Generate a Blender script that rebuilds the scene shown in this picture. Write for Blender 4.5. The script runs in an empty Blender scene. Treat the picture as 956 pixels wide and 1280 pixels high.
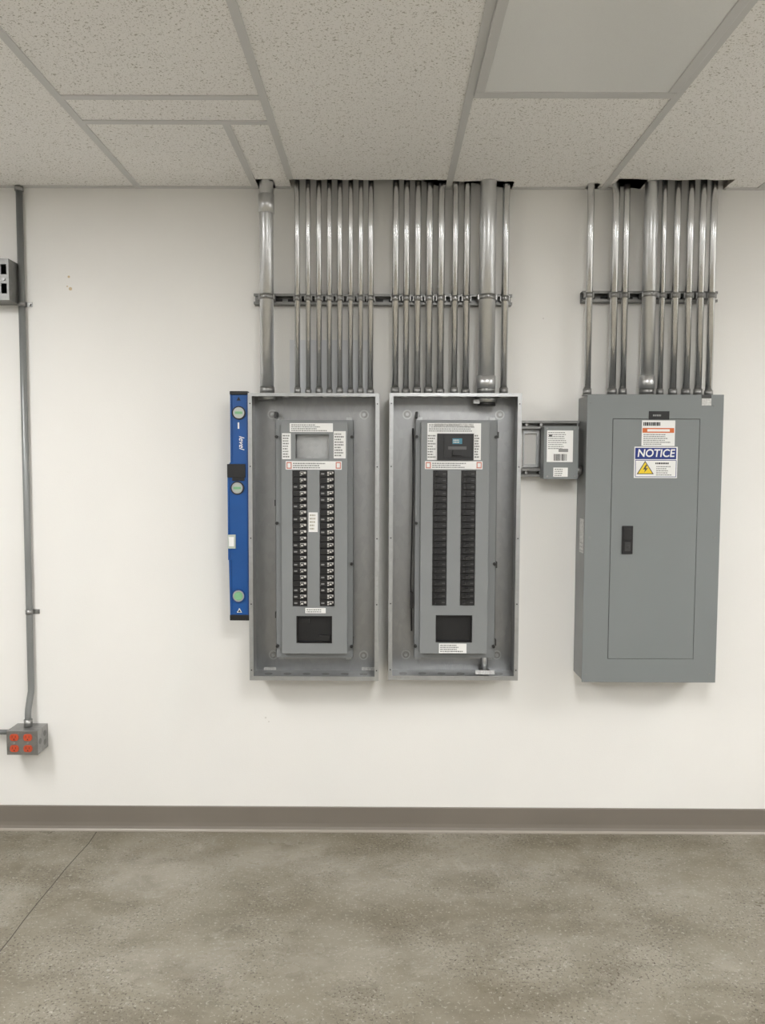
import bpy, bmesh, math, random
from mathutils import Matrix, Vector
random.seed(7)
scene = bpy.context.scene
scene.view_settings.view_transform = 'Standard'
scene.view_settings.look = 'None'

# ------------------------------------------------------------------ camera
F = 960.0
PITCH = math.radians(3.5); YAW = 0.003; ROLL = 0.004
D = 3.10
ROT = Matrix.Rotation(YAW, 3, 'Z') @ Matrix.Rotation(math.pi/2 - PITCH, 3, 'X') @ Matrix.Rotation(ROLL, 3, 'Z')
def ray(px, py):
    return ROT @ Vector(((px-478)/F, (640-py)/F, -1.0))
_r = ray(478, 1039.0)
CZ = -_r.z/_r.y*D
CAM = Vector((0, -D, CZ))
def at(px, py, d=0.0):
    """survey helper: wall coordinates (x,z) in metres, at distance d off the wall"""
    r = ray(px, py); t = (D-d)/r.y
    p = CAM + r*t
    return p.x, p.z
def atfloor(px, py):
    r = ray(px, py); t = -CZ/r.z
    p = CAM + r*t
    return p.x, p.y
CEIL = at(478, 235.5, 0)[1]
def R(x0, y0, x1, y1, d):
    xm, ym = (x0+x1)/2, (y0+y1)/2
    return at(x0, ym, d)[0], at(x1, ym, d)[0], at(xm, y1, d)[1], at(xm, y0, d)[1]

cam_d = bpy.data.cameras.new('camera'); cam = bpy.data.objects.new('camera', cam_d)
scene.collection.objects.link(cam)
cam_d.sensor_fit = 'VERTICAL'; cam_d.sensor_height = 36; cam_d.lens = F/1280*36
cam.matrix_world = Matrix.Translation(CAM) @ ROT.to_4x4()
scene.camera = cam

# ------------------------------------------------------------------ materials
def nodes(m):
    m.use_nodes = True
    nt = m.node_tree
    return nt, nt.nodes, nt.links, nt.nodes['Principled BSDF']
def mat(name, col, rough=0.5, metal=0.0, var=0.0, vscale=8.0, stretch=(1,1,1), bump=0.0, bscale=60, rvar=0.0, spec=0.5):
    m = bpy.data.materials.new(name)
    nt, N, L, P = nodes(m)
    P.inputs['Base Color'].default_value = (*col, 1)
    P.inputs['Roughness'].default_value = rough
    P.inputs['Metallic'].default_value = metal
    P.inputs['Specular IOR Level'].default_value = spec
    tc = N.new('ShaderNodeTexCoord'); mp = N.new('ShaderNodeMapping')
    mp.inputs['Scale'].default_value = stretch
    L.new(tc.outputs['Object'], mp.inputs['Vector'])
    n = N.new('ShaderNodeTexNoise'); n.inputs['Scale'].default_value = vscale; n.inputs['Detail'].default_value = 5
    L.new(mp.outputs[0], n.inputs['Vector'])
    if var > 0:
        mr = N.new('ShaderNodeMapRange')
        mr.inputs['From Min'].default_value = .3; mr.inputs['From Max'].default_value = .7
        mr.inputs['To Min'].default_value = 1-var; mr.inputs['To Max'].default_value = 1+var
        L.new(n.outputs['Fac'], mr.inputs['Value'])
        mx = N.new('ShaderNodeVectorMath'); mx.operation = 'SCALE'
        mx.inputs[0].default_value = col
        L.new(mr.outputs[0], mx.inputs['Scale'])
        L.new(mx.outputs[0], P.inputs['Base Color'])
    if bump > 0:
        n2 = N.new('ShaderNodeTexNoise'); n2.inputs['Scale'].default_value = bscale; n2.inputs['Detail'].default_value = 3
        L.new(tc.outputs['Object'], n2.inputs['Vector'])
        b = N.new('ShaderNodeBump'); b.inputs['Strength'].default_value = bump; b.inputs['Distance'].default_value = .002
        L.new(n2.outputs['Fac'], b.inputs['Height']); L.new(b.outputs[0], P.inputs['Normal'])
    return m

M = {}
M['wall'] = mat('painted_drywall', (.82,.81,.785), .6, var=.02, vscale=1.5, bump=.2, bscale=220)
M['wall2'] = mat('painted_drywall_room', (.88,.875,.86), .7)
M['base'] = mat('vinyl_cove_base', (.185,.163,.137), .45, var=.05, vscale=3)
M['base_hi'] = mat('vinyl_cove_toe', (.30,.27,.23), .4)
M['tbar'] = mat('grid_paint', (.62,.62,.615), .45)
M['plenum'] = mat('plenum_dark', (.25,.24,.23), .9)
M['tile_core'] = mat('tile_core', (.34,.31,.27), .95, var=.3, vscale=60)
M['panel'] = mat('grey_enamel', (.200,.216,.220), .42, var=.02, vscale=3)
M['panel_side'] = mat('grey_enamel_side', (.22,.23,.228), .4, var=.1, vscale=6)
M['dead'] = mat('grey_enamel_deadfront', (.225,.236,.242), .4, var=.03, vscale=5)
M['black'] = mat('black_plastic', (.008,.008,.009), .45)
M['black2'] = mat('black_bakelite', (.011,.011,.012), .4)
M['dark'] = mat('dark_steel', (.06,.06,.06), .5, .5)
M['white'] = mat('label_white', (.80,.80,.79), .5)
M['grime'] = mat('label_worn', (.55,.55,.54), .6, var=.25, vscale=120)
M['ink'] = mat('label_ink', (.05,.05,.05), .6)
M['inkg'] = mat('label_ink_grey', (.25,.25,.25), .6)
M['inkd'] = mat('breaker_marking', (.11,.11,.11), .6)
M['red'] = mat('label_red', (.5,.06,.03), .5)
M['pink'] = mat('label_red_pale', (.55,.22,.18), .5)
M['orange'] = mat('label_orange', (.62,.14,.03), .5)
M['nblue'] = mat('sign_blue', (.010,.028,.19), .4)
M['yellow'] = mat('sign_yellow', (.80,.58,.02), .5)
M['lblue'] = mat('display_blue', (.05,.20,.27), .4)
M['levelblue'] = mat('level_blue', (.006,.075,.28), .35, var=.08, vscale=10)
M['levelblue2'] = mat('level_blue_rail', (.005,.048,.19), .35)
M['vial'] = mat('vial_green', (.22,.46,.26), .2)
M['vialw'] = mat('vial_clear', (.46,.51,.46), .2)
M['recep'] = mat('receptacle_orange', (.52,.075,.03), .4)
M['paper'] = mat('sheet_film', (.70,.715,.74), .35)
M['handle_w'] = mat('breaker_print', (.60,.59,.56), .5)
M['beige'] = mat('number_tag', (.45,.43,.36), .5)

def galv(name, col, rough, metal, amt, scale, stretch=(1,1,1), ra=.03):
    m = bpy.data.materials.new(name)
    nt, N, L, P = nodes(m)
    P.inputs['Metallic'].default_value = metal
    tc = N.new('ShaderNodeTexCoord'); mp = N.new('ShaderNodeMapping'); mp.inputs['Scale'].default_value = stretch
    L.new(tc.outputs['Object'], mp.inputs['Vector'])
    v = N.new('ShaderNodeTexVoronoi'); v.inputs['Scale'].default_value = scale
    n = N.new('ShaderNodeTexNoise'); n.inputs['Scale'].default_value = scale/8; n.inputs['Detail'].default_value = 4
    L.new(mp.outputs[0], v.inputs['Vector']); L.new(mp.outputs[0], n.inputs['Vector'])
    sep = N.new('ShaderNodeSeparateColor'); L.new(v.outputs['Color'], sep.inputs[0])
    a = N.new('ShaderNodeMath'); a.operation = 'ADD'
    L.new(sep.outputs[0], a.inputs[0]); L.new(n.outputs['Fac'], a.inputs[1])
    mr = N.new('ShaderNodeMapRange'); mr.inputs['From Min'].default_value = .2; mr.inputs['From Max'].default_value = 1.6
    mr.inputs['To Min'].default_value = 1-amt; mr.inputs['To Max'].default_value = 1+amt
    L.new(a.outputs[0], mr.inputs['Value'])
    s = N.new('ShaderNodeVectorMath'); s.operation = 'SCALE'; s.inputs[0].default_value = col
    L.new(mr.outputs[0], s.inputs['Scale']); L.new(s.outputs[0], P.inputs['Base Color'])
    mr2 = N.new('ShaderNodeMapRange'); mr2.inputs['From Max'].default_value = 2
    mr2.inputs['To Min'].default_value = rough-ra; mr2.inputs['To Max'].default_value = rough+ra
    L.new(a.outputs[0], mr2.inputs['Value']); L.new(mr2.outputs[0], P.inputs['Roughness'])
    return m
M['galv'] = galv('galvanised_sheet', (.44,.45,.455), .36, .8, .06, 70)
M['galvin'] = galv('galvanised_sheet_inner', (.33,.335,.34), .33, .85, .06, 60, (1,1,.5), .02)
M['emt'] = galv('emt_conduit', (.68,.685,.69), .22, .97, .05, 30, (1,1,.15), .02)
M['rigid'] = galv('rigid_conduit', (.64,.65,.66), .30, .85, .06, 50, (1,1,.3), .03)
M['strut'] = galv('strut_steel', (.22,.22,.215), .45, .8, .15, 40)
M['fit'] = galv('fitting_zinc', (.30,.30,.295), .38, .8, .15, 50)
M['pvc'] = mat('painted_conduit', (.26,.27,.27), .4, .5, var=.06, vscale=5)

# ceiling tile
m = bpy.data.materials.new('acoustic_tile'); M['tile'] = m
nt, N, L, P = nodes(m); P.inputs['Roughness'].default_value = .95; P.inputs['Specular IOR Level'].default_value = .1
tc = N.new('ShaderNodeTexCoord')
def spk(scale, lo, hi, off=0):
    n = N.new('ShaderNodeTexNoise'); n.inputs['Scale'].default_value = scale; n.inputs['Detail'].default_value = 2
    mp = N.new('ShaderNodeMapping'); mp.inputs['Location'].default_value = (off, off, 0)
    L.new(tc.outputs['Object'], mp.inputs['Vector']); L.new(mp.outputs[0], n.inputs['Vector'])
    r = N.new('ShaderNodeMapRange'); r.inputs['From Min'].default_value = lo; r.inputs['From Max'].default_value = hi
    L.new(n.outputs['Fac'], r.inputs['Value']); return r.outputs[0]
a = spk(130, .61, .70); b = spk(230, .60, .69, 3.3)
mx = N.new('ShaderNodeMath'); mx.operation = 'MAXIMUM'; L.new(a, mx.inputs[0]); L.new(b, mx.inputs[1])
mc = N.new('ShaderNodeMix'); mc.data_type = 'RGBA'
mc.inputs['A'].default_value = (.91,.90,.885,1); mc.inputs['B'].default_value = (.50,.48,.44,1)
L.new(mx.outputs[0], mc.inputs['Factor']); L.new(mc.outputs['Result'], P.inputs['Base Color'])
bp = N.new('ShaderNodeBump'); bp.invert = True; bp.inputs['Strength'].default_value = .3; bp.inputs['Distance'].default_value = .001
L.new(mx.outputs[0], bp.inputs['Height']); L.new(bp.outputs[0], P.inputs['Normal'])

# concrete floor
m = bpy.data.materials.new('polished_concrete'); M['floor'] = m
nt, N, L, P = nodes(m)
tc = N.new('ShaderNodeTexCoord')
def nz(scale, detail, lo, hi, dist=0, rough=.6, st=(1,1,1), loc=(0,0,0)):
    n = N.new('ShaderNodeTexNoise'); n.inputs['Scale'].default_value = scale; n.inputs['Detail'].default_value = detail
    n.inputs['Distortion'].default_value = dist; n.inputs['Roughness'].default_value = rough
    mp = N.new('ShaderNodeMapping'); mp.inputs['Scale'].default_value = st; mp.inputs['Location'].default_value = loc
    L.new(tc.outputs['Object'], mp.inputs['Vector']); L.new(mp.outputs[0], n.inputs['Vector'])
    r = N.new('ShaderNodeMapRange'); r.inputs['From Min'].default_value = lo; r.inputs['From Max'].default_value = hi
    L.new(n.outputs['Fac'], r.inputs['Value']); return r.outputs[0]
def mixc(fac, A, B):
    x = N.new('ShaderNodeMix'); x.data_type = 'RGBA'
    for k, v in (('A', A), ('B', B)):
        if isinstance(v, tuple): x.inputs[k].default_value = (*v, 1)
        else: L.new(v, x.inputs[k])
    if isinstance(fac, float): x.inputs['Factor'].default_value = fac
    else: L.new(fac, x.inputs['Factor'])
    return x.outputs['Result']
def mul(a, k):
    x = N.new('ShaderNodeMath'); x.operation = 'MULTIPLY'; L.new(a, x.inputs[0])
    if isinstance(k, float): x.inputs[1].default_value = k
    else: L.new(k, x.inputs[1])
    return x.outputs[0]
big = nz(2.6, 7, .34, .64, .2, .6, (1,1.3,1), (4.1,1.7,0))
c = mixc(big, (.178,.156,.112), (.280,.258,.210))
c = mixc(mul(nz(5, 8, .48, .66, .3, .7, (1,1.4,1), (9,2,0)), .55), c, (.125,.107,.074))
c = mixc(mul(nz(13, 6, .56, .70, .6, .75), .42), c, (.40,.38,.325))
spots = nz(120, 2, .57, .65)
c = mixc(mul(mul(spots, nz(3, 4, .42, .56)), .85), c, (.060,.048,.034))
c = mixc(mul(nz(100, 2, .60, .67), .5), c, (.47,.455,.40))
L.new(c, P.inputs['Base Color'])
rr = N.new('ShaderNodeMapRange'); rr.inputs['To Min'].default_value = .42; rr.inputs['To Max'].default_value = .24
L.new(big, rr.inputs['Value']); L.new(rr.outputs[0], P.inputs['Roughness'])
P.inputs['Specular IOR Level'].default_value = .45

def emis(name, s, col=(1,.990,.972)):
    m = bpy.data.materials.new(name); nt, N, L, P = nodes(m)
    P.inputs['Base Color'].default_value = (.8,.8,.8,1)
    P.inputs['Emission Color'].default_value = (*col,1); P.inputs['Emission Strength'].default_value = s
    return m
M['lens_on'] = emis('lit_diffuser', 26.0)
M['lens_on2'] = emis('lit_diffuser_rear', 24.5)
M['lens_off'] = mat('unlit_diffuser', (.78,.79,.785), .35, var=.02, vscale=400)

# ------------------------------------------------------------------ builder
class Part:
    def __init__(s): s.bm = bmesh.new(); s.m = []
    def mi(s, k):
        if k not in s.m: s.m.append(k)
        return s.m.index(k)
    def face(s, vs, k, smooth=False):
        try: f = s.bm.faces.new(vs)
        except ValueError: return None
        f.material_index = s.mi(k); f.smooth = smooth; return f
    def box(s, x0, x1, y0, y1, z0, z1, k):
        if x0 > x1: x0, x1 = x1, x0
        if y0 > y1: y0, y1 = y1, y0
        if z0 > z1: z0, z1 = z1, z0
        v = [s.bm.verts.new(p) for p in ((x0,y0,z0),(x1,y0,z0),(x1,y1,z0),(x0,y1,z0),(x0,y0,z1),(x1,y0,z1),(x1,y1,z1),(x0,y1,z1))]
        for q in ((3,2,1,0),(4,5,6,7),(0,1,5,4),(1,2,6,5),(2,3,7,6),(3,0,4,7)):
            s.face([v[i] for i in q], k)
        return s
    def rbox(s, r, d0, d1, k):
        """box whose front face (distance d1 off the wall) was surveyed as r"""
        x0, x1, z0, z1 = R(*r, max(d0, d1))
        return s.box(x0, x1, -d0, -d1, z0, z1, k)
    def prism(s, poly, d0, d1, k):
        a = [s.bm.verts.new((x, -d1, z)) for x, z in poly]; b = [s.bm.verts.new((x, -d0, z)) for x, z in poly]
        s.face(a, k); s.face(b[::-1], k); n = len(poly)
        for i in range(n): s.face([a[i], b[i], b[(i+1)%n], a[(i+1)%n]], k)
        return s
    def tube(s, pts, r, k, seg=20, cap=True, rs=None):
        pts = [Vector(p) for p in pts]; rings = []
        n = len(pts)
        for i, p in enumerate(pts):
            t = (pts[min(i+1, n-1)] - pts[max(i-1, 0)]).normalized()
            up = Vector((0,1,0)) if abs(t.y) < .9 else Vector((1,0,0))
            u = t.cross(up).normalized(); w = t.cross(u).normalized()
            rad = rs[i] if rs else r
            rings.append([s.bm.verts.new(p + (u*math.cos(2*math.pi*j/seg) + w*math.sin(2*math.pi*j/seg))*rad) for j in range(seg)])
        for i in range(n-1):
            for j in range(seg):
                s.face([rings[i][j], rings[i][(j+1)%seg], rings[i+1][(j+1)%seg], rings[i+1][j]], k, True)
        if cap: s.face(rings[0][::-1], k); s.face(rings[-1], k)
        return s
    def ring(s, x, z, d0, d1, r, k, seg=20):
        return s.tube([(x, -d0, z), (x, -d1, z)], r, k, seg)
    def plate(s, X, Z, d0, d1, holes, k):
        xs = sorted(set([X[0], X[1]] + [v for h in holes for v in h[:2]])); zs = sorted(set([Z[0], Z[1]] + [v for h in holes for v in h[2:]]))
        def solid(i, j):
            if i < 0 or j < 0 or i >= len(xs)-1 or j >= len(zs)-1: return False
            cx, cz = (xs[i]+xs[i+1])/2, (zs[j]+zs[j+1])/2
            return not any(h[0] < cx < h[1] and h[2] < cz < h[3] for h in holes)
        V = {}
        def v(i, j, b):
            if (i,j,b) not in V: V[(i,j,b)] = s.bm.verts.new((xs[i], -(d1 if b else d0), zs[j]))
            return V[(i,j,b)]
        for i in range(len(xs)-1):
            for j in range(len(zs)-1):
                if not solid(i, j): continue
                s.face([v(i,j,1), v(i+1,j,1), v(i+1,j+1,1), v(i,j+1,1)], k)
                s.face([v(i,j+1,0), v(i+1,j+1,0), v(i+1,j,0), v(i,j,0)], k)
                if not solid(i-1,j): s.face([v(i,j,0), v(i,j,1), v(i,j+1,1), v(i,j+1,0)], k)
                if not solid(i+1,j): s.face([v(i+1,j,1), v(i+1,j,0), v(i+1,j+1,0), v(i+1,j+1,1)], k)
                if not solid(i,j-1): s.face([v(i,j,0), v(i+1,j,0), v(i+1,j,1), v(i,j,1)], k)
                if not solid(i,j+1): s.face([v(i,j+1,1), v(i+1,j+1,1), v(i+1,j+1,0), v(i,j+1,0)], k)
        return s
    def done(s, name, parent=None, bevel=0):
        bmesh.ops.recalc_face_normals(s.bm, faces=s.bm.faces)
        me = bpy.data.meshes.new(name); s.bm.to_mesh(me); s.bm.free()
        for k in s.m: me.materials.append(M[k])
        o = bpy.data.objects.new(name, me); scene.collection.objects.link(o)
        if bevel:
            b = o.modifiers.new('bevel', 'BEVEL'); b.width = bevel; b.segments = 2; b.limit_method = 'ANGLE'; b.angle_limit = math.radians(50)
        if parent: o.parent = parent; o.location = -parent.location
        return o
def empty(name, loc):
    e = bpy.data.objects.new(name, None); e.location = loc; e.empty_display_size = .1
    scene.collection.objects.link(e); return e
def text(name, body, x, z, d, size, k, parent, shear=0, off=0, rotz=0, sx=1.0):
    c = bpy.data.curves.new(name, 'FONT'); c.body = body; c.size = size; c.shear = shear; c.offset = off; c.extrude = .0002
    c.align_x = 'CENTER'; c.align_y = 'CENTER'
    o = bpy.data.objects.new(name, c); scene.collection.objects.link(o)
    bpy.context.view_layer.update()
    me = bpy.data.meshes.new_from_object(o.evaluated_get(bpy.context.evaluated_depsgraph_get()))
    bpy.data.objects.remove(o)
    me.materials.clear(); me.materials.append(M[k])
    o = bpy.data.objects.new(name, me); scene.collection.objects.link(o)
    o.rotation_euler = (math.pi/2, rotz, 0); o.scale = (sx, 1, 1)
    o.location = Vector((x, -d, z)) - (parent.location if parent else Vector())
    o.parent = parent
    return o
def lines(P_, r, d, n, k='ink', fill=.55, seed=0, cols=1):
    rnd = random.Random(seed); x0, x1, z0, z1 = R(*r, d)
    h = (z1-z0)/n
    for c_ in range(cols):
        a = x0 + (x1-x0)*c_/cols; b = x0 + (x1-x0)*(c_+.92)/cols
        for i in range(n):
            zc = z1 - h*(i+.5); x = a
            e = a + (b-a)*rnd.uniform(.6, 1)
            while x < e:
                w = rnd.uniform(.003, .009); w = min(w, e-x)
                P_.box(x, x+w, -d, -d-.0004, zc-h*fill/2, zc+h*fill/2, k); x += w + .0015

# ------------------------------------------------------------------ room shell
XL, XR, YB, TOP = -4.2, 4.2, -7.3, 3.25
Part().box(XL, XR, 0, .12, -.0, TOP, 'wall').done('wall_back')
Part().box(XL-.12, XL, YB, .12, 0, TOP, 'wall2').done('wall_left')
Part().box(XR, XR+.12, YB, .12, 0, TOP, 'wall2').done('wall_right')
Part().box(XL-.12, XR+.12, YB-.12, YB, 0, TOP, 'wall2').done('wall_front')
floor = Part().box(XL-.12, XR+.12, YB-.12, .12, -.15, 0, 'floor').done('floor')
Part().box(XL-.12, XR+.12, YB-.12, .12, TOP, TOP+.1, 'plenum').done('roof_deck')

# control joint / crack in slab
jp = Part()
pts = [(121,1040),(112,1054),(96,1070),(84,1085),(66,1106),(48,1128),(30,1152),(14,1172),(-4,1196),(-60,1262)]
fp = [atfloor(*p) for p in pts]
fp = [(x + random.uniform(-.004,.004), y) for x, y in fp]
va = [jp.bm.verts.new((x-.0020, y, .0006)) for x, y in fp]; vb = [jp.bm.verts.new((x+.0020, y, .0006)) for x, y in fp]
M['crack'] = mat('slab_crack', (.085,.075,.06), .8)
for i in range(len(fp)-1): jp.face([va[i], vb[i], vb[i+1], va[i+1]], 'crack')
jp.done('slab_crack', floor)

# baseboard (cove base with toe)
zt = at(478, 1009, .004)[1]
bp_ = Part()
prof = [(0,0),(.016,0),(.0155,.004),(.010,.010),(.006,.02),(.004,.035),(.004,zt-.003),(.002,zt),(0,zt)]
A = [bp_.bm.verts.new((XL, -d, z)) for d, z in prof]; Bv = [bp_.bm.verts.new((XR, -d, z)) for d, z in prof]
n = len(prof)
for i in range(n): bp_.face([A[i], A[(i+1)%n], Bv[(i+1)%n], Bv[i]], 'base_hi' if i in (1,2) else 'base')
bp_.face(A, 'base'); bp_.face(Bv[::-1], 'base')
bp_.done('baseboard_back')
Part().box(XL, XL+.005, YB, -.02, 0, zt, 'base').done('baseboard_left')
Part().box(XR-.005, XR, YB, -.02, 0, zt, 'base').done('baseboard_right')

# ---- ceiling with notches cut for conduits
def cx(px): return at(px, 235.5)[0]
notches = [(322,345,.096),(364.5,558,.092),(564,639,.078),(731,746,.060),(763,800,.105),(802,904,.100)]
outline = [(XL, YB), (XR, YB), (XR, 0)]
for a_, b_, dep in reversed(notches):
    xa, xb = cx(a_), cx(b_)
    outline.append((xb, 0)); outline.append((xb+random.uniform(-.003,.003), -dep*.5))
    k = max(2, int((xb-xa)/.035))
    for i in range(k+1):
        outline.append((xb + (xa-xb)*i/k, -dep + random.uniform(-.006, .006)))
    outline.append((xa, -dep*.4)); outline.append((xa, 0))
outline.append((XL, 0))
cl = Part()
lo = [cl.bm.verts.new((x, y, CEIL)) for x, y in outline]; hi = [cl.bm.verts.new((x, y, CEIL+.016)) for x, y in outline]
f1 = cl.face(lo, 'tile'); f2 = cl.face(hi[::-1], 'tile_core')
for i in range(len(outline)):
    j = (i+1) % len(outline)
    cl.face([lo[i], lo[j], hi[j], hi[i]], 'tile_core')
bmesh.ops.triangulate(cl.bm, faces=[f1, f2])
cl.done('ceiling')

G = .6096
gx0 = cx(560)
cols = [gx0 + G*i for i in range(-7, 7) if XL < gx0 + G*i < XR]
grid = Part(); tb = .012; tz = CEIL-.004
def tee(x0, x1, y0, y1): grid.box(x0, x1, y0, y1, tz, CEIL+.001, 'tbar')
def notch_depth(x):
    for a_, b_, dep in notches:
        if cx(a_)-.005 < x < cx(b_)+.005: return dep + .01
    return 0
for x in cols: tee(x-tb, x+tb, YB, -notch_depth(x)-.0)
c0 = cols.index(gx0)
def ywall(px, py):  # y of a ceiling feature
    r = ray(px, py); t = (CEIL-CZ)/r.z
    return (CAM + r*t).y
Y1 = ywall(700, 119); Y1b = ywall(210, 121); Y2 = ywall(220, 152)
for i, x in enumerate(cols[:-1]):
    a_, b_ = x+tb, cols[i+1]-tb
    rel = i - c0
    if rel == 0:
        y = Y1
        while y > YB: tee(a_, b_, y-tb, y+tb); y -= 2*G
    elif rel == -2:
        tee(a_, b_, Y1b-tb, Y1b+tb); tee(a_, b_, Y2-tb, Y2+tb)
        xd = cx(320); tee(xd-tb, xd+tb, Y2+tb, 0)
        y = Y1b - 2*G
        while y > YB: tee(a_, b_, y-tb, y+tb); y -= 2*G
    else:
        y = -2*G - .03
        while y > YB: tee(a_, b_, y-tb, y+tb); y -= 2*G
edges = [XL] + [v for a_, b_, _ in notches for v in (cx(a_)-.003, cx(b_)+.003)] + [XR]
for i in range(0, len(edges), 2):
    if edges[i+1] - edges[i] > .01: grid.box(edges[i], edges[i+1], -.022, 0, CEIL-.003, CEIL-.0005, 'tbar')
grid.done('ceiling_grid', None)

def troffer(name, x0, x1, y0, y1, lens):
    e = empty(name, ((x0+x1)/2, (y0+y1)/2, CEIL))
    p = Part(); w = .028; zb = CEIL-.012
    p.box(x0, x1, y0, y0+w, zb, CEIL-.0045, 'tbar'); p.box(x0, x1, y1-w, y1, zb, CEIL-.0045, 'tbar')
    p.box(x0, x0+w, y0+w, y1-w, zb, CEIL-.0045, 'tbar'); p.box(x1-w, x1, y0+w, y1-w, zb, CEIL-.0045, 'tbar')
    p.done('frame', e, .002)
    Part().box(x0+w, x1-w, y0+w, y1-w, zb+.003, CEIL-.004, lens).done('diffuser', e)
xa, xb = gx0+tb, gx0+G-tb
troffer('ceiling_light', xa, xb, Y1-2*G+tb, Y1-tb, 'lens_off')
for ix in (-4, 0, 4):
    for ry in (1, 3):
        x = gx0 + G*ix
        yy = Y1 - 2*G*ry if ix == 0 else -2*G*ry-.03
        troffer('ceiling_light', x+tb, x+G-tb, yy-2*G+tb, yy-tb, 'lens_on' if ry == 1 else 'lens_on2')

# ------------------------------------------------------------------ conduits
TD = .146   # tub depth
CD = .062   # conduit centre off the wall
def strut(name, px0, px1, py0, py1):
    x0, x1, z0, z1 = R(px0, py0, px1, py1, .041)
    zc = (z0+z1)/2; z0, z1 = zc-.0205, zc+.0205
    p = Part(); t = .0025
    p.box(x0, x1, -.001, -.0035, z0, z1, 'strut')
    p.box(x0, x1, -.0035, -.041, z0, z0+t, 'strut'); p.box(x0, x1, -.0035, -.041, z1-t, z1, 'strut')
    p.box(x0, x1, -.0385, -.041, z0+t, z0+.0095, 'strut'); p.box(x0, x1, -.0385, -.041, z1-.0095, z1-t, 'strut')
    p.box(x0, x1, -.030, -.0385, z0+.008, z0+.0095, 'strut'); p.box(x0, x1, -.030, -.0385, z1-.0095, z1-.008, 'strut')
    x = x0 + .03
    while x < x1-.03:
        p.box(x, x+.028, -.0035, -.0042, zc-.007, zc+.007, 'black'); x += .05
    p.done(name); return zc
zs1 = strut('strut_channel', 317, 640, 367, 381)
zs2 = strut('strut_channel', 728, 897, 363, 378)

def bundle(specs, zs, tubtop, ref_y=430):
    xs = [at(s[0], ref_y, CD)[0] for s in specs]
    e = empty('conduit_bundle', (sum(xs)/len(xs), -CD, CEIL-.4))
    for (px, wpx, kind), x in zip(specs, xs):
        r = wpx/2/ (F/(D-CD))
        y = -(.041 + r + .0005)
        p = Part(); k = 'rigid' if wpx > 12 else 'emt'
        p.tube([(x, y, tubtop+.0012), (x, y, TOP-.02)], r, k, 32)
        # connector and locknut at tub
        p.tube([(x,y,tubtop+.0012),(x,y,tubtop+.006)], r*1.5 if r<.02 else r*1.2, 'fit', 8)
        p.tube([(x,y,tubtop+.006),(x,y,tubtop+(.030 if kind else .024))], r*1.22 if r<.02 else r*1.08, 'fit', 16)
        # strap at strut
        h = .010
        p.tube([(x,y,zs-h),(x,y,zs+h)], r+.0022, 'fit', 20)
        for sgn in (-1, 1):
            p.box(x+sgn*(r*.7), x+sgn*(r*1.0+.005), -.0415, y-r*.4, zs-h, zs+h, 'fit')
        p.tube([(x,y-r,zs),(x,y-r-.009,zs)], .004, 'fit', 8)
        if kind == 2:   # threaded coupling
            zz = at(px, 256, CD)[1]
            p.tube([(x,y,zz-.035),(x,y,zz+.035)], r*1.13, k, 24)
        if kind == 3:
            zz = at(px, 480, CD)[1]
            p.tube([(x,y,zz-.02),(x,y,zz+.03)], r*1.14, k, 24)
        p.done('conduit', e)
tubtop = R(311, 491.5, 473.5, 850.5, TD)[3]
tubtopb = R(486, 491.5, 649.5, 850, TD)[3]
bundle([(334,17,2)] , zs1, tubtop)
bundle([(371.5,6.8,1),(385,6.4,0),(398.5,7,1),(411.5,6.6,0),(424.5,7,1),(438,6.6,0),(450.5,6.6,1),(463,7.4,0)], zs1, tubtop)
bundle([(494,8.6,1),(507.5,8,0),(521.5,8.4,1),(536,9,1),(550.5,9,0),(568,8,1),(582.5,8.6,0),(607.5,20.5,3),(630.5,8.8,1)], zs1, tubtopb)
tubtop2 = R(730.5, 493, 899.5, 853, TD+.004)[3]
bundle([(735.5,8.6,1),(766.5,9.4,1),(780,8.2,1),(809,16.5,3),(827,7,1),(843,8.6,1),(859.5,8.8,1),(874.5,8.8,1),(888,8.8,0)], zs2, tubtop2)

x0,x1,z0,z1 = R(362,425,461,489,.002)
Part().box(x0,x1,-.0002,-.0015,z0-.03,z1,'paper').done('paper_sheet')

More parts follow.
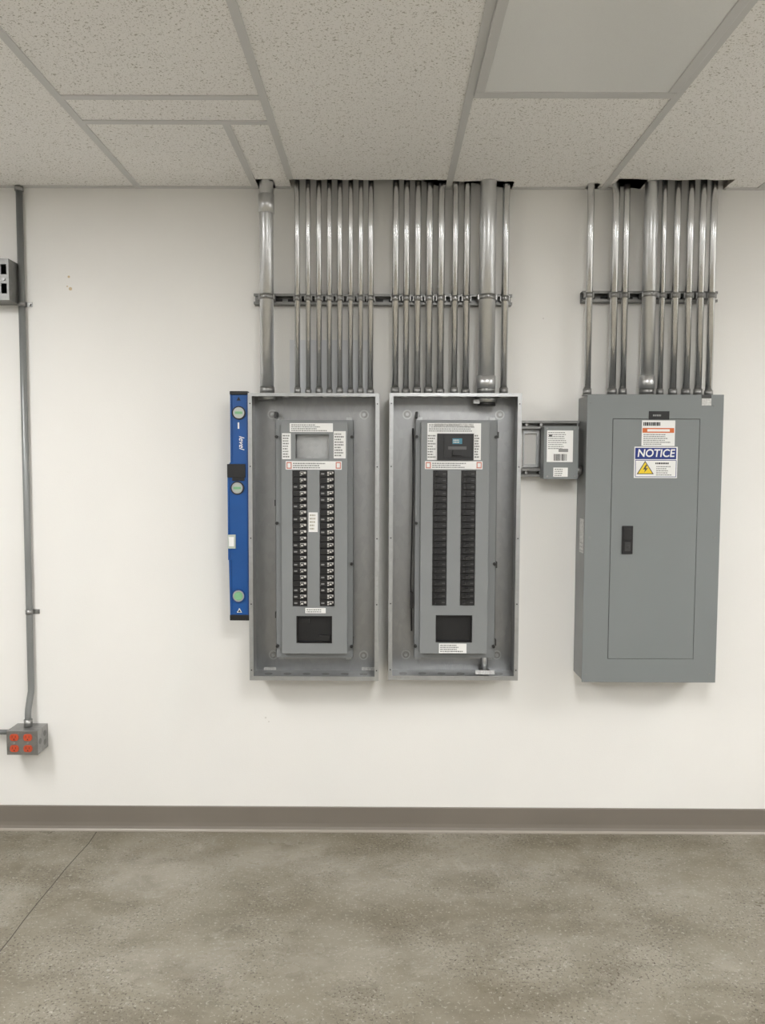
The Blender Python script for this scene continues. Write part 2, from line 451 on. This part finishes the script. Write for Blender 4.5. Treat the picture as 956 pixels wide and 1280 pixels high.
# ------------------------------------------------------------------ open panels
def tub(e, r):
    x0, x1, z0, z1 = R(*r, TD); t = .0018; lip = .015
    p = Part()
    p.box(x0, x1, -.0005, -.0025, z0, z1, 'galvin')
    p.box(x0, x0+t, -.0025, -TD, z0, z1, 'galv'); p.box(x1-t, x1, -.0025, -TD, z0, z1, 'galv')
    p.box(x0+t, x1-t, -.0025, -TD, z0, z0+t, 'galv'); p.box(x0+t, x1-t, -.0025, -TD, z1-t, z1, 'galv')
    p.done('tub_shell', e)
    q = Part()
    q.plate((x0-.0005, x1+.0005), (z0-.0005, z1+.0005), TD-.0004, TD+.0016, [(x0+lip, x1-lip, z0+lip*1.1, z1-lip*.8)], 'galv')
    for a_, b_, c_, d_ in ((x0+lip-.0015,x0+lip,z0+lip,z1-lip*.8),(x1-lip,x1-lip+.0015,z0+lip,z1-lip*.8)):
        q.box(a_, b_, -TD+.012, -TD, c_, d_, 'galv')
    for zz in (z0+.04, z1-.04, (z0+z1)/2, z0+.3, z1-.28):
        for xx in (x0+lip/2, x1-lip/2): q.ring(xx, zz, TD+.0014, TD+.0022, .0028, 'dark', 10)
    q.done('tub_lip', e)
    w = Part()
    for xx in (x0+.072, x1-.062):
        for zz in (z0+.065, z1-.072):
            w.tube([(xx,-.0026,zz),(xx,-.005,zz)], .019, 'galv', 24); w.tube([(xx,-.005,zz),(xx,-.007,zz)], .014, 'fit', 24)
            w.tube([(xx,-.007,zz),(xx,-.014,zz)], .007, 'galv', 6)
    for i in range(6):
        xx = x0+.06+i*(x1-x0-.12)/5
        w.tube([(xx,-.06,z0+t),(xx,-.06,z0+t+.0012)], .016, 'fit', 20)
        w.tube([(xx,-.075,z1-t-.001),(xx,-.075,z1-t-.010)], .014 if i<5 else .02, 'galv', 8)
    w.done('knockouts', e)
    return x0, x1, z0, z1

def open_panel(tr, ox, variant):
    X0, X1, Z0, Z1 = R(*tr, TD)
    e = empty('open_breaker_panel', ((X0+X1)/2, -TD/2, (Z0+Z1)/2))
    tub(e, tr)
    d1, d2 = .088, .118
    if variant == 0:
        outer = (344.5,525,441.5,822); raised = (352,528,434,817)
        Hs = {'main':(369,543,411,573), 'cl':(365.5,588,384,758), 'cr':(399.5,588,418,758), 'low':(370.5,770,415,804)}
    else:
        outer = (518,525,620,822); raised = (525.5,528,610,817)
        Hs = {'main':(546.5,542,592,575), 'cl':(540.5,588,558.5,757), 'cr':(575.5,588,594,757), 'low':(544.5,769,590,803)}
    H = [R(*h, d2) for h in Hs.values()]
    c = Part()
    ca = R(outer[0]+6, 515, outer[2]-6, 832, .05)
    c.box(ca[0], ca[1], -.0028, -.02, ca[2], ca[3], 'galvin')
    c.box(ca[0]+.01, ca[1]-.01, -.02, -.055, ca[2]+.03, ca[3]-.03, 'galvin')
    c.box(ca[0]-.012, ca[0]+.01, -.0028, -.03, ca[2]+.02, ca[3]-.02, 'galv'); c.box(ca[1]-.01, ca[1]+.012, -.0028, -.03, ca[2]+.02, ca[3]-.02, 'galv')
    c.done('chassis', e)
    wr = Part()
    for i, (fx, zz) in enumerate(((0,.22),(0,.62),(1,.4),(1,.86),(0,.93),(1,.12))):
        xx = (ca[0]-.018 if fx == 0 else ca[1]+.012); z = Z0 + (Z1-Z0)*zz
        wr.box(xx, xx+.008, -.02, -.084, z-.012, z+.012, 'dark')
    if variant:
        z = at(517, 790, .1)[1]; z2 = at(517, 535, .1)[1]
        xx = at(515.5, 600, .08)[0]
        wr.tube([(xx,-.08,z),(xx-.004,-.075,z+.2),(xx+.003,-.08,z2-.2),(xx,-.08,z2)], .003, 'black', 8)
        b_ = at(514.5, 750, .08); wr.box(b_[0]-.006, b_[0]+.006, -.06, -.095, b_[1]-.03, b_[1]+.03, 'black')
    wr.done('brackets', e)
    p = Part()
    oa = R(*outer, d1)
    p.plate((oa[0], oa[1]), (oa[2], oa[3]), d1-.0025, d1, H, 'dead')
    p.box(oa[0], oa[0]+.002, -d1+.012, -d1, oa[2], oa[3], 'dead'); p.box(oa[1]-.002, oa[1], -d1+.012, -d1, oa[2], oa[3], 'dead')
    ra = R(*raised, d2)
    p.plate((ra[0], ra[1]), (ra[2], ra[3]), d1+.0002, d2, H, 'dead')
    p.done('dead_front', e, .0015)
    s_ = Part()
    for k_, zz in ((0,.57),(1,.40),(0,.05),(1,.93),(0,.93),(1,.05)):
        xx = oa[0]+.006 if k_ == 0 else oa[1]-.006; z = oa[2] + (oa[3]-oa[2])*zz
        s_.ring(xx, z, d1, d1+.012, .0062, 'dark', 14); s_.ring(xx, z, d1+.012, d1+.015, .003, 'black', 10)
    s_.done('screws', e)
    b = Part(); rnd = random.Random(3+variant)
    for ci, key in enumerate(('cl', 'cr')):
        x0, x1, z0, z1 = R(*Hs[key], d2); n = 21; h = (z1-z0)/n
        x0 += .001; x1 -= .001
        b.box(x0, x1, -.056, -.075, z0, z1, 'black')
        for i in range(n):
            a_ = z0 + h*i + .0009; c_ = z0 + h*(i+1) - .0009; w = x1-x0
            b.box(x0, x1, -.075, -.113, a_, c_, 'black2')
            inner = (x0 + w*.50, x1 - w*.06)
            if variant == 1: inner = (x0 + w*.18, x0 + w*.6)
            b.box(inner[0]-.001, inner[1]+.001, -.113, -.119, a_+.003, c_-.003, 'black2')
            hx = inner[0] + (inner[1]-inner[0])*(.15 if ci == 0 else .35)
            b.box(hx, hx+.012, -.119, -.131, a_+.006, c_-.006, 'black2')
            if variant == 0:
                b.box(inner[0]+.001, inner[1], -.119, -.1194, a_+.0110, c_-.0040, 'handle_w')
                b.box(inner[0]+.001, inner[0]+.008, -.119, -.1194, a_+.0042, a_+.0085, 'handle_w')
                b.box(hx+.002, hx+.010, -.131, -.1314, a_+.0085, a_+.0150, 'handle_w')
                if rnd.random() < .6: b.box(x0+w*.08, x0+w*.30, -.113, -.1134, a_+.008, a_+.014, 'inkg')
            else:
                b.box(inner[0], inner[0]+.010, -.119, -.1194, a_+.005, a_+.0075, 'inkd')
                b.box(x0+w*.7, x0+w*.92, -.113, -.1134, a_+.009, a_+.0125, 'inkd')
    b.done('breakers', e)
    L_ = Part(); dl = d2 + .0001; dd = dl+.0006
    def lab(r, k='white'): L_.rbox(r, dl, dd, k)
    if variant == 0:
        lab((362,529,416,540)); lines(L_, (364,530,414,539.5), dd, 4, 'inkg', seed=1)
        lab((348.8+3.6,541.5,363.5,574)); lines(L_, (353.5,543,362.5,572.5), dd, 9, 'inkg', seed=2)
        lab((417,539,432,573)); lines(L_, (418,541,431,571), dd, 9, 'inkg', seed=4)
        lab((357,576.5,427,587)); lines(L_, (366,578,418,586), dd, 3, 'inkg', seed=5)
        L_.rbox((358,577.5,364.5,586), dd, dd+.0003, 'pink'); L_.rbox((419.5,577.5,426,586), dd, dd+.0003, 'pink')
        L_.rbox((359.3,579,363.2,584.5), dd+.0003, dd+.0006, 'white'); L_.rbox((420.8,579,424.7,584.5), dd+.0003, dd+.0006, 'white')
        lab((385.7,640.5,397,665)); lines(L_, (387,642,396,663), dd, 5, 'beige', seed=5)
        lab((381.5,760,407,766.5)); lines(L_, (383,761,405,766), dd, 2, 'inkg', seed=6)
        xx = R(*Hs['main'], d2); L_.box(xx[0], xx[1], -.056, -.07, xx[2], xx[3], 'galv')
    else:
        lab((534,529,601,575.5-.5))
        lines(L_, (536,530,600,540), dd, 4, 'inkg', seed=1); lines(L_, (534.5,543,545.5,573), dd, 9, 'inkg', seed=2); lines(L_, (593,543,600.5,573), dd, 9, 'inkg', seed=3)
        L_.rbox((543,529.5,592,534), dd, dd+.0003, 'grime')
        lab((531,576.5,603,586.5)); lines(L_, (540,578,594,585.5), dd, 3, 'inkg', seed=5)
        L_.rbox((532,577.5,538.5,585.5), dd, dd+.0003, 'pink'); L_.rbox((595.5,577.5,602,585.5), dd, dd+.0003, 'pink')
        L_.rbox((533.3,579,537.2,584), dd+.0003, dd+.0006, 'white'); L_.rbox((596.8,579,600.7,584), dd+.0003, dd+.0006, 'white')
        L_.rbox((546.5,542,592,575), dd, .128, 'black'); L_.rbox((555,545,589,571), .128, .132, 'black2')
        L_.rbox((565.5,548,577.5,555), .132, .1326, 'lblue'); lines(L_, (566.5,549,577,554), .1326, 2, 'handle_w', seed=7)
        L_.rbox((560,558,583,562), .132, .1326, 'inkd'); L_.rbox((566,563.5,577,569), .132, .146, 'black')
        lab((548.5,804.5,583,816.5)); lines(L_, (550,805.5,582,815.5), dd, 4, 'inkg', seed=8)
    L_.done('labels', e)
    lw = Part()
    a_ = R(*Hs['low'], d2)
    lw.box(a_[0], a_[1], -.058, -.102, a_[2], a_[3], 'black')
    lw.plate((a_[0], a_[1]), (a_[2], a_[3]), .102, d2+.001, [(a_[0]+.004, a_[1]-.004, a_[2]+.004, a_[3]-.004)], 'black')
    if variant == 0: lw.box(a_[0]+.02, a_[0]+.05, -.102, -.108, a_[3]-.03, a_[3]-.012, 'black2'); lw.box(a_[1]-.05, a_[1]-.01, -.102, -.112, a_[2]+.008, a_[2]+.03, 'black2')
    lw.done('lower_window', e)
    ex = Part()
    if variant:
        xg = at(605, 830, .06)[0]; zg = Z0+.002
        ex.tube([(xg,-.07,zg),(xg,-.07,zg+.12)], .012, 'rigid', 16); ex.tube([(xg,-.07,zg),(xg,-.07,zg+.02)], .02, 'fit', 8)
        ex.rbox((594,838,618,843), .09, .091, 'grime')
        xb_ = at(607.5, 505, .06)[0]
        ex.tube([(xb_,-.075,Z1-.003),(xb_,-.075,Z1-.03)], .040, 'galv', 24); ex.tube([(xb_,-.075,Z1-.03),(xb_,-.075,Z1-.042)], .035, 'black2', 24)
        ex.box(xb_-.055, xb_-.03, -.06, -.10, Z1-.035, Z1-.02, 'fit')
    else:
        ex.rbox((452,834,470,843), .003, .004, 'grime'); ex.rbox((330,834,345,842), .003, .004, 'grime')
        xb_ = at(334, 505, .06)[0]
        ex.tube([(xb_,-.07,Z1-.003),(xb_,-.07,Z1-.02)], .034, 'galv', 24)
    ex.done('bushings', e)
open_panel((311,491.5,473.5,850.5), 0, 0)
open_panel((486,491.5,649.5,850), 174, 1)

# ------------------------------------------------------------------ closed panel
X0, X1, Z0, Z1 = R(730.5,493,899.5,853,TD+.004)
e = empty('closed_breaker_panel', ((X0+X1)/2, -TD/2, (Z0+Z1)/2))
Part().box(X0+.004, X1-.004, -.0005, -TD, Z0+.004, Z1-.004, 'panel_side').done('cabinet', e, .002)
fc = Part(); q = .0016
dr = R(762.5,523.5,870.5,824,TD+.004)
gap = .0016
fc.plate((X0,X1),(Z0,Z1), TD+.0003, TD+.004, [(dr[0],dr[1],dr[2],dr[3])], 'panel')
fc.done('cover', e, .0014)
Part().box(dr[0]+gap, dr[1]-gap, -TD-.0003, -TD-.0048, dr[2]+gap, dr[3]-gap, 'panel').done('door', e, .0014)
Part().box(dr[0], dr[1], -TD-.0001, -TD-.0003, dr[2], dr[3], 'dark').done('door_gap', e)
FD = TD+.0048
la = Part()
la.rbox((777.5,657.5,791,692.5), FD, FD+.006, 'black')
la.rbox((780,661,788.5,675), FD+.006, FD+.010, 'black2'); la.rbox((780.5,678,788,689), FD+.006, FD+.0085, 'dark')
x_, z_ = at(784.2, 683, FD); la.ring(x_, z_, FD+.006, FD+.011, .006, 'dark', 16)
la.done('latch', e, .001)
hg = Part()
for (px,py) in ((739,503),(893,507),(732,843),(887,843),(737,672),(893,672)):
    x_, z_ = at(px,py,TD+.004); hg.ring(x_, z_, TD+.0038, TD+.0062, .0042, 'panel_side', 14)
hg.done('screws', e)
lb = Part(); C4 = TD+.0041
lb.rbox((811,514,836.5,524.5), C4, C4+.0025, 'black'); lines(lb, (816,517,832,521.5), C4+.0025, 1, 'inkg', .5, 3)
lb.rbox((877,493.5,889,498), C4, C4+.001, 'ink'); lb.rbox((877,498,889,507), C4, C4+.001, 'grime')
d = FD+.0002; d_ = d+.0006
lb.rbox((802,525.5,843.5,557.5), d, d_, 'white')
lines(lb, (804,527,842,533), d_, 1, 'ink', .75, 31)
lb.rbox((803,535,842.5,541), d_, d_+.0003, 'orange'); lines(lb, (804,542,842,556.5), d_, 6, 'inkg', .5, 9)
lb.rbox((809,536.5,837,539.5), d_+.0003, d_+.0005, 'white')
lb.rbox((792.5,558.5,846.5,597.5), d, d_, 'white')
lb.rbox((793.8,559.8,845.2,574), d_, d_+.0003, 'nblue')
lb.rbox((793.8,575,845.2,575.8), d_, d_+.0003, 'nblue'); lb.rbox((793.8,595.6,845.2,596.3), d_, d_+.0003, 'nblue')
lb.rbox((793.8,575.8,794.5,595.6), d_, d_+.0003, 'nblue'); lb.rbox((844.5,575.8,845.2,595.6), d_, d_+.0003, 'nblue')
tri = [at(*p, d_) for p in ((795.5,592.8),(817,592.8),(806.3,576))]; lb.prism(tri, d_, d_+.0003, 'ink')
tri = [at(*p, d_) for p in ((797.4,591.8),(815.2,591.8),(806.3,577.8))]; lb.prism(tri, d_+.0003, d_+.0005, 'yellow')
bolt = [at(*p, d_) for p in ((807,581),(803.5,587),(806.2,586.6),(804.8,591),(809.8,585),(806.8,585.3),(808.8,581))]; lb.prism(bolt, d_+.0005, d_+.0007, 'ink')
lines(lb, (819,577.5,843,581), d_, 1, 'ink', .6, 41); lines(lb, (820,582,843,595), d_, 5, 'inkg', .45, 42)
lb.done('labels', e)
xn, zn = at(819.5, 566.9, d_)
text('notice_lettering', 'NOTICE', xn, zn, d_+.0006, .041, 'white', e, shear=.12, off=.0007, sx=.95)
sl = Part()
zA, zB = at(727, 648, .07)[1], at(727, 690, .07)[1]
sl.box(X0+.0040, X0+.0034, -.060, -.118, zB, zA, 'grime')
for i in range(3):
    z = zB + (zA-zB)*(i+.5)/9; sl.box(X0+.0034, X0+.0031, -.065, -.112, z, z+.002, 'inkg')
x_, z_ = X0+.004, at(727, 555, .07)[1]
sl.done('side_label', e)

# ------------------------------------------------------------------ surge protector on strut brackets
XP = X0
x0,x1,z0,z1 = R(680,533,722.5,598.5,.115)
e = empty('surge_protector', ((x0+x1)/2, -.08, (z0+z1)/2))
Part().box(x0,x1,-.044,-.112,z0,z1,'panel_side').done('enclosure', e, .002)
Part().plate((x0-.001,x1+.001),(z0-.001,z1+.001),.112,.115,[],'panel').done('cover', e, .001)
s = Part()
s.rbox((683.5,538,716,577.5), .115, .1157, 'white'); lines(s, (685,539.5,714,562), .1157, 9, 'inkg', .45, 12)
s.rbox((686,543,690,546), .1157,.116,'ink'); s.rbox((698,561,710,565), .1157,.116,'inkg')
bx = R(692,567.5,708,576,.1157); rnd = random.Random(5); x = bx[0]
while x < bx[1]:
    w = rnd.choice((.001,.002,.003)); s.box(x, x+w, -.1157,-.1161, bx[2], bx[3], 'ink'); x += w+rnd.choice((.001,.002))
s.rbox((691.5,584.5,709.5,596), .115, .1157, 'white'); lines(s, (693,585.5,708.5,595.5), .1157, 4, 'inkg', .5, 13)
for p_ in ((684,535.5),(718.5,535.5),(684,595.5),(718.5,595.5)):
    xx, zz = at(*p_, .115); s.ring(xx, zz, .115, .118, .0035, 'fit', 10)
s.done('labels', e)
s = Part(); xx, zz = at(722, 588, .07)
s.tube([(xx-.012,-.075,zz),(XP+.0038,-.075,zz)], .012, 'fit', 16); s.tube([(xx+.004,-.075,zz),(xx+.014,-.075,zz)], .018, 'fit', 8)
s.tube([(XP-.008,-.075,zz),(XP+.003,-.075,zz)], .018, 'fit', 8)
s.done('nipple', e)
for (a_, b_) in ((525.5,536.5),(585,597)):
    x0_,x1_,z0_,z1_ = R(651.5,a_,724,b_,.041)
    x1_ = min(x1_, XP+.002)
    t = .0025; p = Part(); zc = (z0_+z1_)/2; z0_,z1_ = zc-.016, zc+.016
    p.box(x0_,x1_,-.001,-.0035,z0_,z1_,'strut'); p.box(x0_,x1_,-.0035,-.041,z0_,z0_+t,'strut'); p.box(x0_,x1_,-.0035,-.041,z1_-t,z1_,'strut')
    p.box(x0_,x1_,-.0385,-.041,z0_+t,z0_+.009,'strut'); p.box(x0_,x1_,-.0385,-.041,z1_-.009,z1_-t,'strut')
    for px in (658, 676):
        xx = at(px, 530, .041)[0]; p.tube([(xx,-.0036,zc),(xx,-.046,zc)], .006, 'fit', 6)
    p.done('bracket_rail', e)
# slim mounting frame beside the enclosure
x0_,x1_,z0_,z1_ = R(654,538,676,584,.012)
Part().plate((x0_,x1_),(z0_,z1_),.0005,.012,[(x0_+.004,x1_-.018,z0_+.012,z1_-.012)],'galv').done('back_frame', e)

# ------------------------------------------------------------------ spirit level
LD0, LD1 = .112, .140
zt_, zb_ = at(298,489.5,LD1)[1], at(298,775,LD1)[1]
xr_ = R(311,491.5,473.5,850.5,TD)[0] - .0012
xl_ = at(287.5,520,LD1)[0]; xl2 = at(284.5,640,LD1)[0]; xl3 = at(287.5,760,LD1)[0]
e = empty('spirit_level', ((xl_+xr_)/2, -.126, (zt_+zb_)/2))
zk1 = at(290,577,LD1)[1]; zk2 = at(290,583,LD1)[1]
prof = [(xr_,zb_),(xr_,zt_),(xl_,zt_),(xl_,zk1),(xl2,zk2),(xl2+.002,at(286,700,LD1)[1]),(xl3,zb_)]
p = Part(); p.prism(prof, LD0, LD1-.004, 'levelblue')
rw = .006
p.box(xr_-rw, xr_, -LD1+.004, -LD1, zb_, zt_, 'levelblue2')
for (a_, za, zc_) in ((xl_, zk1, zt_),(xl2, at(286,700,LD1)[1], zk2)): p.box(a_, a_+rw, -LD1+.004, -LD1, za, zc_, 'levelblue')
p.box(xl3, xl3+rw, -LD1+.004, -LD1, zb_, at(286,700,LD1)[1], 'levelblue')
p.done('beam', e, .001)
p = Part()
p.box(xl_-.001, xr_, -LD0, -LD1-.002, zt_-.012, zt_+.002, 'black'); p.box(xl3-.001, xr_, -LD0, -LD1-.002, zb_-.002, zb_+.020, 'black')
za = at(290,580,LD1)[1]; zc_ = at(290,601,LD1)[1]
p.box(xl2-.001, xr_-.012, -LD1+.006, -LD1-.001, zc_+.012, za, 'black'); p.box(xl2+.018, xr_-.016, -LD1+.006, -LD1-.001, zc_, zc_+.012, 'black')
p.done('end_caps', e, .002)
p = Part()
def vialdisc(px, py, r_, km):
    xx, zz = at(px, py, LD1); d0 = LD1-.004
    p.ring(xx, zz, d0, LD1+.0005, r_, 'black' if km=='vialw' else 'levelblue2', 28); p.ring(xx, zz, d0, LD1+.0015, r_*.82, 'galv', 28)
    p.ring(xx, zz, LD1, LD1+.0022, r_*.62, km, 24)
    p.box(xx-r_*.55, xx+r_*.55, -LD1-.0022, -LD1-.004, zz-r_*.18, zz+r_*.18, 'vial')
vialdisc(298.3,516,.026,'vialw'); vialdisc(296.5,610,.026,'vialw'); vialdisc(298,745,.027,'vial')
xx, zz = at(290.5, 677, LD1)
p.box(xl2-.0005, xx+.012, -LD1+.004, -LD1-.001, zz-.027, zz+.027, 'vialw'); p.box(xl2+.004, xx+.006, -LD1-.001, -LD1-.003, zz-.018, zz+.018, 'white')
x_, z_ = at(298,499,LD1); tri = [(x_-.008,z_-.005),(x_+.008,z_-.005),(x_,z_+.01)]; p.prism(tri, LD1-.004, LD1-.003, 'black')
x_, z_ = at(299,764,LD1); p.prism([(x_-.010,z_-.006),(x_+.010,z_-.006),(x_,z_+.012)], LD1-.004, LD1-.003, 'white')
p.prism([(x_-.006,z_-.004),(x_+.006,z_-.004),(x_,z_+.007)], LD1-.003, LD1-.0025, 'ink')
p.rbox((297,528,299,536), LD1-.004, LD1-.0035, 'white')
p.done('vials', e)
x_, z_ = at(301.5, 553, LD1)
text('lettering', 'level', x_, z_, LD1-.0035, .028, 'white', e, shear=.3, off=.0002, rotz=math.pi/2)

# ------------------------------------------------------------------ left conduit run + outlet box
d = .016; r_ = .0125
xtop = at(22.5, 235, d)[0]; xbot = at(40, 860, d)[0]; xm = (xtop+xbot)/2
bx = R(8.5,914,47,943.5,.095)
zc = bx[3]
p = Part()
p.tube([(xm,-d,CEIL-.001),(xm,-d,1.2),(xm,-d,zc+.16),(xm,-d-.001,zc+.14),(xm-.004,-d-.02,zc+.07),(xm-.004,-d-.024,zc+.05),(xm-.004,-d-.024,zc+.001)], r_, 'pvc', 20)
p.tube([(xm-.004,-d-.024,zc+.001),(xm-.004,-d-.024,zc+.03)], r_*1.3, 'fit', 16)
for py in (380, 765):
    x_, z_ = at(34, py, d)
    p.tube([(xm,-d,z_-.009),(xm,-d,z_+.009)], r_+.002, 'fit', 20)
    p.box(xm, xm+.036, -.0005, -.004, z_-.009, z_+.009, 'fit'); p.box(xm-.014, xm+.014, -.0005, -d, z_-.009, z_+.009, 'fit')
    p.tube([(xm+.026,-.003,z_),(xm+.026,-.011,z_)], .006, 'fit', 6)
p.tube([(xm,-d,CEIL-.02),(xm,-d,CEIL-.002)], r_+.004, 'fit', 16)
p.done('wall_conduit')
e = empty('outlet_box', ((bx[0]+bx[1])/2, -.05, (bx[2]+bx[3])/2))
q = Part(); q.box(bx[0], bx[1], -.0005, -.05, bx[2], bx[3], 'fit'); q.box(bx[0], bx[1], -.0508, -.092, bx[2], bx[3], 'fit')
for zz in (bx[2]+.03, bx[3]-.03): q.tube([(bx[1],-.03,zz),(bx[1]+.001,-.03,zz)], .012, 'strut', 16)
q.tube([(bx[1],-.072,(bx[2]+bx[3])/2),(bx[1]+.001,-.072,(bx[2]+bx[3])/2)], .012, 'strut', 16)
q.done('box_body', e, .002)
Part().plate((bx[0]-.001,bx[1]+.001),(bx[2]-.001,bx[3]+.001),.092,.095,[],'fit').done('cover_plate', e, .002)
q = Part()
W = bx[1]-bx[0]; Hh = bx[3]-bx[2]
for fx in (.25, .69):
    for fz in (.27, .74):
        x_, z_ = bx[0]+W*fx, bx[2]+Hh*fz
        pol = []
        for i in range(24):
            a_ = 2*math.pi*i/24; pol.append((x_+.0175*math.cos(a_), z_+max(-.0135, min(.0135, .0175*math.sin(a_)))))
        q.prism(pol, .095, .099, 'recep')
        q.box(x_-.008, x_-.006, -.099, -.0994, z_-.001, z_+.008, 'black'); q.box(x_+.005, x_+.007, -.099, -.0994, z_-.001, z_+.007, 'black')
        q.ring(x_, z_-.007, .099, .0994, .0028, 'black', 10)
    q.ring(bx[0]+W*fx, bx[2]+Hh*.505, .095, .098, .003, 'galv', 10)
q.done('receptacles', e)
p = Part(); zz = at(4, 915, .03)[1]
p.tube([(bx[0]-.001,-.03,zz),(XL+.002,-.03,zz)], .010, 'pvc', 16); p.tube([(bx[0]-.001,-.03,zz),(bx[0]-.02,-.03,zz)], .014, 'fit', 16)
p.done('branch_conduit')

# ------------------------------------------------------------------ strut bracket at the far left
x1_, z0_ = at(11.5, 375, .10); z1_ = at(11.5, 323, .10)[1]; x0_ = x1_-.26
e = empty('junction_bracket', ((x0_+x1_)/2, -.05, (z0_+z1_)/2))
h_ = z1_-z0_
Part().plate((x0_,x1_),(z0_,z1_),.097,.1,[(x1_-.030,x1_-.008,z0_+h_*.62,z0_+h_*.86),(x1_-.030,x1_-.008,z0_+h_*.16,z0_+h_*.40)],'strut').done('face', e)
q = Part(); q.box(x0_,x1_,-.0005,-.097,z0_,z0_+.003,'strut'); q.box(x0_,x1_,-.0005,-.097,z1_-.003,z1_,'strut')
q.box(x1_-.003,x1_,-.0005,-.097,z0_+.003,z1_-.003,'strut'); q.box(x0_,x1_-.003,-.0005,-.003,z0_+.003,z1_-.003,'dark')
q.ring(x1_-.019, (z0_+z1_)/2, .1, .104, .006, 'fit', 8)
q.done('body', e)

p = Part()
M['rust'] = mat('rust_spot', (.62,.50,.33), .7); M['scuff'] = mat('scuff', (.66,.645,.61), .7)
for px, py, r_, k in ((86,346,.005,'rust'),(88,361,.007,'rust'),(84,358,.003,'rust'),(332,897,.004,'scuff'),(336,902,.003,'scuff'),(679,398,.003,'scuff')):
    x_, z_ = at(px, py); p.ring(x_, z_, 0, .0004, r_, k, 9)
p.done('wall_blemishes', bpy.data.objects['wall_back'])

w = bpy.data.worlds.new('world'); scene.world = w; w.use_nodes = True
w.node_tree.nodes['Background'].inputs[0].default_value = (.02,.02,.02,1)
